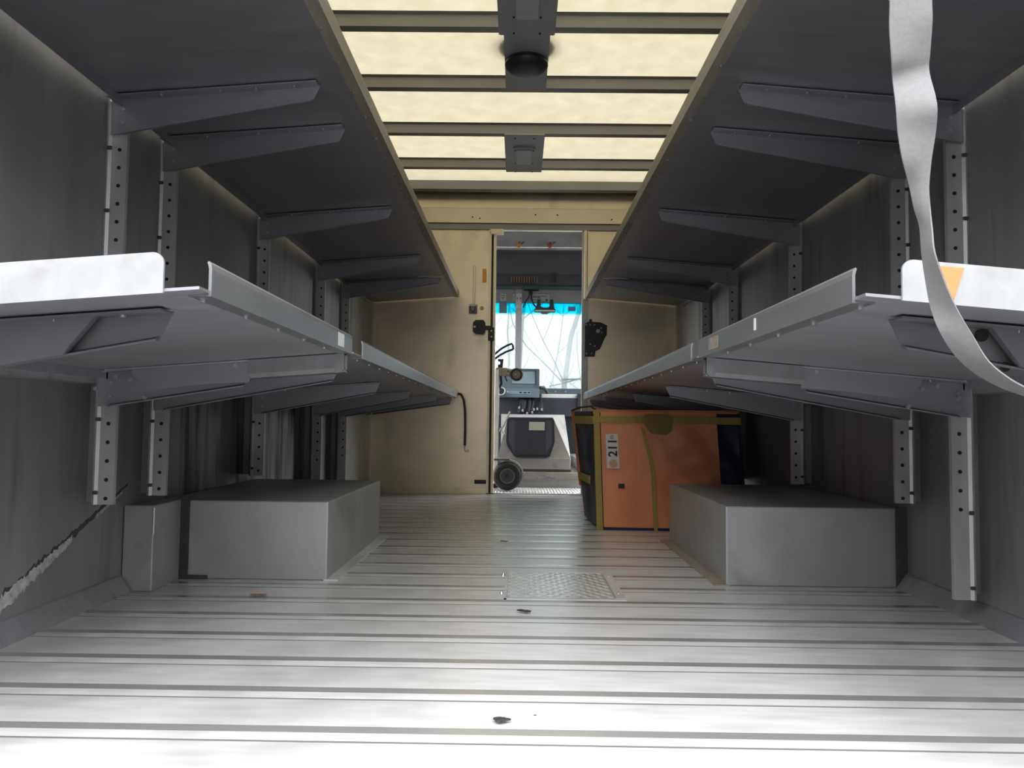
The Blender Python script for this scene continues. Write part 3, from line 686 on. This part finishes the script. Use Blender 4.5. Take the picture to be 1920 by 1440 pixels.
# ------------------------------------------------------------------ cab
cf = thing('floor_1', (0, 6, 0), kind='structure')
qbox('cab_floor', M_TREAD, cf, XL, XR, YP + .05, 7.3, -.08, 0)
bm = B()
for i in range(30):
    for j in range(14):
        cx = -.17 + .0215 * i; cy = 5.06 + .034 * j; a = .6 if (i + j) % 2 else -.6
        ex = Vector((math.cos(a), math.sin(a), 0)); ey = Vector((-ex.y, ex.x, 0)); c = Vector((cx, cy, 0))
        V = [bm.verts.new(p) for p in (c - ex * .014, c - ey * .005, c + ex * .014, c + ey * .005)]; T = bm.verts.new(c + Vector((0, 0, .004)))
        for k in range(4): bm.faces.new((V[k], V[(k + 1) % 4], T))
obj('tread_pattern', bm, M_TREAD, cf, kind='stuff')
for nm, X, s, wn in (('wall_cab_left', XL, -1, 'window_2'), ('wall_cab_right', XR, 1, 'window_3')):
    t = thing(nm, (X, 6.1, 0), kind='structure')
    x0, x1 = sorted((X, X + s * .04))
    qbox('front_panel', M_CAB, t, x0, x1, 6.6, 7.3, -.08, .78)
    qbox('rear_panel', M_CAB, t, x0, x1, 5.02, 5.25, -.08, 1.95)
    qbox('upper_panel', M_CAB, t, x0, x1, 5.02, 7.3, 1.95, 2.3)
    for ya, yb in ((6.5, 6.6), (7.2, 7.3)): qbox('pillar', M_CAB, t, x0, x1, ya, yb, .78 if yb > 7 else -.08, 1.95)
    g = thing(wn, (X, 6.9, 1.2), kind='structure')
    qbox('pane', glass_mat('door_glass', (.92, .95, .95)), g, X + s * .018, X + s * .022, 6.6, 7.2, .78, 1.95)
cc = thing('ceiling_1', (0, 6, 2.25), kind='structure')
bm = B(); prism(bm, [(YP + .035, 2.28), (6.2, 2.28), (6.6, 2.245), (6.80, 2.17), (6.86, 2.135), (6.86, 2.16), (6.6, 2.28), (6.2, 2.32), (YP + .035, 2.32)], 'x', XL, XR); obj('cab_roof', bm, M_CAB, cc, smooth=True)
bm = B(); box(bm, XL, XR, 6.865, 6.90, 2.115, 2.135); obj('roof_lip', bm, M_CAB, cc)
bm = B(); prism(bm, [(6.90, 2.12), (6.97, 2.11), (6.94, 1.90), (6.88, 1.785), (6.90, 1.775), (7.02, 1.80), (7.02, 2.14)], 'x', XL, XR); obj('front_cap_panel', bm, M_CABD, cc)
qbox('lamp_housing', M_POST, cc, -.11, .12, 5.9, 6.0, 2.215, 2.28)
bm = B()
for k in range(11): box(bm, -.085 + .024 * k, -.075 + .024 * k, 6.872 + 0, 6.888, 1.80, 1.86)
obj('vent_slots', bm, M_BROWN, cc)
qbox('catch_plate', M_BLACK, cc, .31, .34, 6.872, 6.90, 1.815, 1.90)
for x, m_, lb in ((-.015, M_AMBER, 'amber marker lamp back with wire high in the cab, left of centre'), (.275, M_RED, 'red marker lamp back with wires high in the cab, right of centre')):
    t = thing('marker_lamp', (x, 6.80, 2.16), lb, 'lamp')
    bm = B(); disc_cyl(bm, (x, 6.815, 2.145), .022, .03, 'y', 14); obj('lamp_back', bm, m_, t)
    bm = B(); tube(bm, [(x, 6.80, 2.15), (x + .01, 6.79, 2.19), (x + .0, 6.76, 2.21)], .004, 6); tube(bm, [(x + .02, 6.80, 2.15), (x + .05, 6.80, 2.17), (x + .07, 6.77, 2.21)], .004, 6); obj('wire', bm, M_BLACK, t)
# windscreen: header, mullion, panes
wn = thing('window_1', (0, 7.2, 1.2), kind='structure')
qbox('header_panel', M_CABG, wn, XL, XR, 7.17, 7.25, 1.665, 1.80)
qbox('header_trim', M_CABG, wn, XL, XR, 7.155, 7.17, 1.755, 1.785)
qbox('shadow_gasket', M_BLACK, wn, XL, XR, 6.866, 7.0, 1.762, 1.780)
qbox('mullion', mat('mullion_grey', (.36, .37, .37), .45, .4, var=.06, scale=9), wn, -.040, .022, 7.14, 7.26, .80, 1.79, bev=.006)
qbox('frame_side', M_CABG, wn, XL, XL + .08, 7.17, 7.25, .80, 1.665)
qbox('frame_side', M_CABG, wn, XR - .08, XR, 7.17, 7.25, .80, 1.665)
gm = glass_mat('windscreen_glass', (.52, .555, .555), .27, (1.535, 1.575, (.02, .46, .54)))
qbox('pane', gm, wn, XL + .08, -.035, 7.205, 7.21, .80, 1.665)
qbox('pane', gm, wn, .018, XR - .08, 7.205, 7.21, .80, 1.665)
qbox('upper_wall', M_CABG, wn, XL, XR, 7.02, 7.25, 1.812, 2.3)
qbox('lower_wall', M_TEAL, wn, XL, XR, 7.2, 7.3, -.08, .80)
# stickers on the header and mullion
def sticker(x0, x1, z0, z1, y, lb, lines, name='warning_sticker'):
    t = thing(name, ((x0 + x1) / 2, y, (z0 + z1) / 2), lb, 'sticker')
    qbox('sheet', M_WHITE, t, x0, x1, y - .0015, y, z0, z1)
    bm = B()
    for z, a, b, hh in lines: box(bm, x0 + (x1 - x0) * a, x0 + (x1 - x0) * b, y - .0025, y - .0015, z0 + (z1 - z0) * z, z0 + (z1 - z0) * (z + hh))
    obj('print', bm, mat('sticker_print', (.10, .10, .11), .7), t)
    return t
sticker(.110, .290, 1.672, 1.742, 7.17, 'white printed sticker above the windscreen, beside the hanging camera', [(.72, .05, .9, .08), (.55, .08, .5, .12), (.4, .3, .55, .08), (.2, .08, .6, .06), (.1, .8, .92, .2)])
sticker(-.19, -.135, 1.672, 1.745, 7.17, 'white printed sticker at the left end above the windscreen', [(.75, .1, .9, .1), (.5, .1, .8, .08), (.3, .2, .6, .1)])
sticker(-.070, -.045, 1.672, 1.745, 7.17, 'narrow pale sticker left of the windscreen mullion', [(.6, .2, .8, .06), (.3, .2, .6, .06)])
t = sticker(-.036, .020, 1.60, 1.742, 7.1395, 'white notice with red marks at the top of the mullion', [(.62, .1, .3, .12), (.62, .65, .85, .12)])
bm = B(); box(bm, -.028, -.02, 7.137, 7.138, 1.668, 1.676); box(bm, .004, .012, 7.137, 7.138, 1.668, 1.676); obj('red_print', bm, M_RED, t)
qbox('blue_notice', mat('blue_print', (.12, .2, .4), .5), None, .475, .55, 7.200, 7.204, 1.585, 1.63, label='small dark framed notice high at the right edge of the windscreen', cat='sticker')
qbox('sun_visor', mat('visor', (.10, .16, .19), .5), None, -.20, -.125, 7.10, 7.115, 1.545, 1.66, label='dark visor at the top left of the windscreen', cat='visor')
t = thing('dash_camera', (.24, 7.1, 1.6), 'black camera unit hanging from the windscreen header', 'camera')
for x in (.170, .292): 
    bm = B(); prism(bm, [(x, 1.68), (x + .03, 1.68), (x + (.035 if x < .2 else .045), 1.585), (x + (-.012 if x < .2 else -.004), 1.585)], 'y', 7.09, 7.12); obj('arm', bm, M_BLACK, t)
bm = B(); prism(bm, [(.165, 1.612), (.205, 1.612), (.225, 1.600), (.27, 1.600), (.29, 1.612), (.325, 1.612), (.332, 1.578), (.158, 1.578)], 'y', 7.08, 7.125); obj('bracket', bm, M_BLACK, t)
qbox('camera_body', M_BLACK, t, .142, .345, 7.06, 7.125, 1.572, 1.585, bev=.003)
qbox('trim_strip', M_POST, t, .150, .338, 7.055, 7.06, 1.560, 1.572)
bm = B(); prism(bm, [(.142, 1.572), (.345, 1.572), (.345, 1.558), (.29, 1.553), (.265, 1.538), (.222, 1.538), (.20, 1.553), (.142, 1.558)], 'y', 7.06, 7.12); obj('lens_hood', bm, mat('hood_grey', (.08, .08, .08), .5), t)
t = thing('cable_loom', (.09, 7.12, 1.7), 'black cable loom forking down from the windscreen header', 'cable')
bm = B(); box(bm, .04, .185, 7.13, 7.165, 1.770, 1.785, .004); box(bm, .085, .125, 7.12, 7.16, 1.735, 1.775, .005); obj('connector', bm, M_BLACK, t)
bm = B(); tube(bm, [(.10, 7.13, 1.745), (.085, 7.12, 1.70), (.055, 7.11, 1.655), (.035, 7.11, 1.60)], .008, 6); tube(bm, [(.112, 7.13, 1.745), (.115, 7.12, 1.69), (.13, 7.11, 1.64), (.165, 7.10, 1.595)], .008, 6); obj('cable', bm, M_BLACK, t, smooth=True)
# dash
t = thing('dashboard', (0, 6.6, .54), 'dark dashboard shelf across the cab below the windscreen', 'dashboard')
bm = B(); prism(bm, [(6.58, .705), (6.58, .545), (6.66, .53), (7.19, .53), (7.19, .705)], 'x', XL + .01, XR - .01); obj('dash_face', bm, M_DARKB, t)
qbox('upper_edge', M_TEAL, t, .19, XR - .01, 6.9, 7.19, .745, .808, bev=.006)
qbox('ledge', mat('pale_ledge', (.62, .62, .60), .4), t, .205, .525, 6.60, 6.9, .706, .742, bev=.004)
qbox('end_block', M_BLACK, t, .525, .575, 6.56, 6.62, .62, .745)
bm = B()
for x in (.26, .345, .44): disc_cyl(bm, (x, 6.897, .778), .007, .006, 'y', 10)
obj('screws', bm, M_RIVET, t)
t = thing('instrument_console', (0, 6.6, .7), 'teal instrument console with a display on the dashboard', 'console')
bm = B(); prism(bm, [(6.53, .706), (6.53, .712), (6.56, .788), (6.585, .79), (6.59, .795), (6.62, .965), (6.78, .965), (6.78, .706)], 'x', -.19, .185); obj('console_body', bm, M_TEAL, t)
bm = B(); prism(bm, [(6.590, .832), (6.612, .950), (6.618, .950), (6.600, .832)], 'x', -.06, .145); obj('display', bm, mat('display_glass', (.20, .27, .29), .15), t)
bm = B(); prism(bm, [(6.604, .950), (6.612, .968), (6.63, .968), (6.62, .950)], 'x', -.02, .18); obj('display_hood', bm, mat('hood_teal', (.03, .05, .07), .5), t)
bm = B(); box(bm, .155, .183, 6.588, 6.6, .79, .955); obj('end_cheek', bm, mat('cheek', (.06, .085, .105), .5), t)
bm = B(); prism(bm, [(6.5365, .735), (6.547, .765), (6.551, .765), (6.541, .735)], 'x', -.11, .11); sp = obj('switch_panel', bm, mat('switch_teal', (.15, .21, .23), .4), t)
bm = B()
for x in (.005, .045, .08): box(bm, x, x + .022, 6.537, 6.55, .745, .757, .003)
obj('switch', bm, M_BLACK, sp)
bm = B(); disc_cyl(bm, (-.10, 6.54, .757), .008, .01, 'y', 10); obj('indicator', bm, M_WHITE, t)
bm = B(); disc_cyl(bm, (-.155, 6.50, .757), .036, .06, 'y', 18); obj('knob', bm, M_BLACK, t); bm = B(); torus(bm, (-.155, 6.47, .757), .033, .006, 'y'); obj('knob_ring', bm, M_POST, t, smooth=True)
bm = B(); tube(bm, [(.19, 6.62, .80), (.225, 6.63, .80), (.25, 6.65, .77), (.262, 6.66, .745)], .016, 8); obj('corner_hose', bm, M_BLACK, t, smooth=True)
t = thing('wiring_tangle', (.1, 6.5, .62), 'tangle of dark cables and connectors under the instrument console', 'cables')
bm = B(); rnd = random.Random(11)
for k in range(12):
    x = .0 + .2 * rnd.random(); tube(bm, [(x, 6.57, .70), (x + .03 * (rnd.random() - .5), 6.52, .66 - .03 * rnd.random()), (x + .05 * (rnd.random() - .5), 6.50, .60 - .03 * rnd.random()), (x + .06 * (rnd.random() - .5), 6.54, .545 + .06 * rnd.random())], .009 + .006 * rnd.random(), 6)
obj('cables', bm, M_BLACK, t, smooth=True, kind='stuff')
bm = B()
for x, z in ((.005, .615), (.035, .59), (.075, .565), (.12, .575), (.135, .60), (.165, .605), (.205, .60)): box(bm, x - .008, x + .008, 6.485, 6.50, z - .012, z + .012, .004)
obj('connectors', bm, mat('connector_grey', (.30, .30, .33), .4), t)
# engine cover
t = thing('engine_cover', (.13, 5.6, 0), 'pale metal engine cover with a dark access panel in the middle of the cab', 'engine cover')
k_ = .925
def S(x, z): return (x * k_, .48 + (z - .48) * k_)
Y0 = 5.55
xa, zt = S(-.165, .2); xb, _ = S(.427, .2); zb_ = S(0, .105)[1]
bm = B(); box(bm, xa, xb, Y0, 6.55, zb_, zt, bev=.006); obj('cover_skirt', bm, M_CAB, t)
xt0, ztop = S(-.088, .527); xt1, _ = S(.283, .527)
bm = B()
loft(bm, [[(xa, Y0 + .004, zt - .002), (xb, Y0 + .004, zt - .002), (xb, 6.5, zt - .002), (xa, 6.5, zt - .002)], [(xt0, Y0 + .03, ztop), (xt1, Y0 + .03, ztop), (xb - .005, 6.25, ztop + .03), (xa + .005, 6.25, ztop + .03)]]); obj('cover_hood', bm, M_CAB, t)
def Pp(*uv): return [S(*p) for p in uv]
yf = lambda z: Y0 + .004 + (z - zt) / (ztop - zt) * .026
def slab(name, pts, off, th, m, parent, **kw):
    bm = B(); loft(bm, [[(p[0], yf(p[1]) - off, p[1]) for p in pts], [(p[0], yf(p[1]) - off + th, p[1]) for p in pts]]); return obj(name, bm, m, parent, **kw)
pan = slab('access_panel', Pp((-.092, .505), (-.075, .524), (.275, .524), (.292, .505), (.297, .33), (.285, .29), (.258, .212), (.240, .203), (-.015, .203), (-.033, .212), (-.088, .29), (-.098, .33)), .02, .02, M_DARKB, t, label='dark blue-black access panel')
slab('panel_face', Pp((-.03, .498), (.225, .498), (.225, .225), (-.03, .225)), .026, .008, mat('panel_face', (.030, .036, .050), .45), pan)
slab('panel_ridge', Pp((-.075, .50), (-.03, .505), (-.03, .225), (-.05, .27), (-.078, .33)), .024, .006, mat('ridge_face', (.07, .075, .10), .4), pan)
slab('panel_ridge', Pp((.225, .505), (.27, .50), (.275, .33), (.25, .27), (.225, .225)), .024, .006, MATS['ridge_face'], pan)
lb = slab('paper_label', Pp((.088, .49), (.215, .49), (.213, .422), (.086, .422)), .029, .003, mat('yellowish_label', (.62, .62, .50), .6, var=.06, scale=40), pan, label='pale yellow paper label')
bm = B(); cx, cz = S(.308, .145); box(bm, cx - .016, cx + .016, Y0 - .012, Y0 + .002, cz - .016, cz + .016, .004); obj('latch', bm, M_BOW, t)
# step box under the cover
t = thing('step_box', (.1, 5.53, 0), 'low pale metal step box under the engine cover', 'step')
bm = B(); box(bm, -.20, .465, 5.535, 6.55, 0, zb_ - .018, bev=.004); obj('step_shell', bm, M_CAB, t)
qbox('step_ledge', M_CAB, t, -.20, .465, 5.522, 5.536, .066, .080)
qbox('step_gap', M_BROWN, t, -.19, .40, 5.56, 6.5, zb_ - .018, zb_ - .002)
bm = B()
for x, z in ((.02, .072), (.14, .072), (.27, .072), (.30, .045), (.30, .02)): disc_cyl(bm, (x, 5.520 if z > .06 else 5.533, z), .006, .006, 'y', 8)
obj('screws', bm, M_BOW, t)
bm = B(); box(bm, .205, .245, 5.50, 5.535, .075, .095, .004); box(bm, .222, .238, 5.505, 5.52, .045, .078, .004); obj('latch', bm, M_BOW, t)
qbox('cab_side_step', M_CAB, None, .470, .95, 5.55, 6.9, 0, .20, bev=.006, label='pale boxed step right of the engine cover, mostly behind the doorway edge', cat='step')
# hand truck
t = thing('hand_truck', (-.14, 5.25, 0), 'folding aluminium hand truck standing behind the left door jamb', 'hand truck')
wc = Vector((-.074, 5.22, .106))
bm = B(); torus(bm, wc, .072, .031, 'y', 36, 12); wh = obj('wheel', bm, M_RUB, t, smooth=True)
bm = B(); disc_cyl(bm, wc, .052, .036, 'y', 24); obj('wheel_rim', bm, mat('rim_dark', (.06, .065, .075), .4), wh)
bm = B(); torus(bm, wc + Vector((0, -.020, 0)), .050, .005, 'y'); obj('rim_ring', bm, mat('rim_ring', (.22, .23, .25), .4), wh, smooth=True)
bm = B(); disc_cyl(bm, wc, .016, .05, 'y', 14); obj('hub', bm, M_BLACK, wh)
bm = B(); torus(bm, wc + Vector((-.10, .16, 0)), .072, .031, 'y', 24, 10); obj('wheel', bm, M_RUB, t, smooth=True)
bm = B(); rin = []
for k in range(15):
    a = R(105 - k * 8.5); c_, s_ = math.cos(a), math.sin(a)
    rin.append([(wc.x + .108 * c_, 5.21, wc.z + .108 * s_), (wc.x + .116 * c_, 5.21, wc.z + .116 * s_), (wc.x + .116 * c_, 5.27, wc.z + .116 * s_), (wc.x + .108 * c_, 5.27, wc.z + .108 * s_)])
loft(bm, rin); obj('fender', bm, M_CAB, t, smooth=True)
qbox('rail', M_TREAD, t, -.172, -.140, 5.22, 5.25, .05, .86, bev=.004)
qbox('rail', M_TREAD, t, -.26, -.228, 5.30, 5.33, .05, .86, bev=.004)
bm = B(); tube(bm, [(-.15, 5.23, .40), (-.105, 5.23, .46), (-.06, 5.24, .56)], .008, 6); tube(bm, [(-.15, 5.23, .44), (-.125, 5.23, .44), (-.10, 5.24, .40)], .006, 6); obj('brace', bm, M_CAB, t)
qbox('toe_bar', M_CABD, t, -.17, -.06, 5.20, 5.26, .214, .226)
bm = B(); tube(bm, [(-.19, 5.25, .955), (-.158, 5.25, .985), (-.125, 5.25, 1.012), (-.085, 5.25, 1.034), (-.054, 5.25, 1.046), (-.045, 5.25, 1.030), (-.042, 5.25, 1.010), (-.052, 5.25, 1.003), (-.095, 5.25, .987), (-.135, 5.25, .965), (-.19, 5.25, .925)], .0075, 8); obj('handle', bm, M_RUB, t, smooth=True)
qbox('caster_block', mat('caster_tan', (.34, .31, .26), .5, .3), t, -.165, -.088, 5.23, 5.29, .812, .872, bev=.004)
bm = B(); tube(bm, [(-.09, 5.26, .858), (-.06, 5.26, .848), (-.025, 5.26, .827)], .014, 8); tube(bm, [(-.09, 5.26, .82), (-.055, 5.26, .82), (-.02, 5.26, .826)], .010, 8); obj('caster_yoke', bm, MATS['caster_tan'], t, smooth=True)
bm = B(); torus(bm, (-.018, 5.24, .824), .036, .011, 'y', 28, 8); cw = obj('caster_wheel', bm, M_RUB, t, smooth=True)
bm = B(); disc_cyl(bm, (-.018, 5.24, .824), .030, .018, 'y', 20); obj('caster_hub', bm, mat('caster_grey', (.22, .21, .20), .5), cw)
bm = B(); disc_cyl(bm, (-.024, 5.229, .826), .007, .01, 'y', 10); obj('axle_bolt', bm, M_AMBER, cw)
bm = B(); prism(bm, [(-.150, .872), (-.118, .872), (-.112, .935), (-.150, .935), (-.152, .922), (-.134, .915), (-.136, .898), (-.152, .893)], 'y', 5.25, 5.27); obj('release_lever', bm, M_BLACK, t)
bm = B(); tube(bm, [(-.13, 5.24, .812), (-.125, 5.24, .76), (-.14, 5.24, .72)], .01, 6); tube(bm, [(-.10, 5.24, .812), (-.085, 5.24, .775)], .006, 6); obj('clamp', bm, M_BLACK, t)

# ------------------------------------------------------------------ outside
g = B(); V = [g.verts.new(p) for p in ((-90, -60, -.86), (90, -60, -.86), (90, 110, -.86), (-90, 110, -.86))]; g.faces.new(V); obj('ground', g, M_GROUND, kind='structure')
t = thing('light_blocker', (0, -14, -.86), 'dark grey block added out of view behind the camera to cut low rear light', 'light blocker')  # added out of view to block low light entering the rear opening
bm = B(); box(bm, -34, 34, -22, -9.5, -.86, 6.2); obj('walls', bm, mat('blocker_siding', (.13, .13, .135), .7, var=.15, scale=2, stretch=(8, 8, .2)), t)
bm = B(); prism(bm, [(-22.4, 6.2), (-15.75, 7.6), (-9.1, 6.2)], 'x', -34.4, 34.4); obj('roof', bm, M_CABD, t)
qbox('blocker_door', M_BOW, t, -6, -2, -9.5, -9.4, -.86, 3.2); qbox('blocker_door', M_BOW, t, 3, 7, -9.5, -9.4, -.86, 3.2)
t = thing('hood', (0, 7.8, .6), 'white sloping hood seen through the bottom of the windscreen', 'hood')
bm = B(); rings = []
for y, zc_ in ((7.31, .77), (7.6, .745), (8.0, .70), (8.25, .60), (8.3, .3)):
    rings.append([(-1.0, y, zc_ - .12), (-.5, y, zc_ - .03), (0, y, zc_), (.25, y, zc_ + .03), (.55, y, zc_ + .06), (.9, y, zc_ - .02), (1.05, y, zc_ - .14), (1.05, y, -.1), (-1.0, y, -.1)])
loft(bm, rings); obj('hood_skin', bm, M_HOOD, t, smooth=True)
t = thing('wiper', (.5, 7.27, .9), 'black wiper blade at the lower right of the windscreen', 'wiper')
bm = B(); tube(bm, [(.42, 7.24, .912), (.56, 7.24, .917), (.8, 7.24, .93)], .010, 6); obj('blade', bm, M_BLACK, t); bm = B(); tube(bm, [(.30, 7.25, .845), (.44, 7.25, .875), (.60, 7.245, .925)], .006, 6); obj('arm', bm, M_POST, t)
# bare winter trees beyond the van
def tree_mesh(seed):
    rnd = random.Random(seed); bm = B()
    H_ = 9 + 3 * rnd.random()
    def path(p, d, L_, n, wob):
        out = [Vector(p)]; q = Vector(p); d = Vector(d).normalized()
        for k in range(n):
            d = (d + Vector((rnd.gauss(0, wob), rnd.gauss(0, wob), .04))).normalized(); q = q + d * L_ / n; out.append(q.copy())
        return out
    tr = path((0, 0, 0), (rnd.gauss(0, .08), 0, 1), H_, 10, .06); r0 = .035 + .045 * rnd.random()
    tube(bm, tr, r0, 6, taper=.012)
    for k in range(14):
        i = rnd.randrange(1, 10); a = rnd.random() * 6.28; L_ = .8 + 2.2 * rnd.random()
        br = path(tr[i], (math.cos(a) * .8, math.sin(a) * .8, .7), L_, 5, .15); tube(bm, br, r0 * .32, 4, taper=.006)
        for _ in range(2):
            j = rnd.randrange(1, 5); a = rnd.random() * 6.28
            tube(bm, path(br[j], (math.cos(a), math.sin(a), .8), L_ * .5, 4, .18), r0 * .14, 3, taper=.004)
    return bm
protos = []
for k in range(5):
    bm = tree_mesh(30 + k); me = bpy.data.meshes.new('bare_tree'); bm.to_mesh(me); bm.free(); me.materials.append(M_BARK); protos.append(me)
rnd = random.Random(5)
for k in range(60):
    y = 17 + 18 * rnd.random(); x = (rnd.random() - .5) * 1.0 * y + .2
    o = bpy.data.objects.new('bare_tree', protos[k % 5]); C.objects.link(o)
    o.location = (x, y, -.87); o.rotation_euler = (0, 0, rnd.random() * 6.28); sc_ = .8 + .4 * rnd.random(); o.scale = (sc_, sc_, sc_)
    tag(o, 'thin bare grey tree in the wood beyond the windscreen', 'tree', group='bare trees beyond the windscreen')
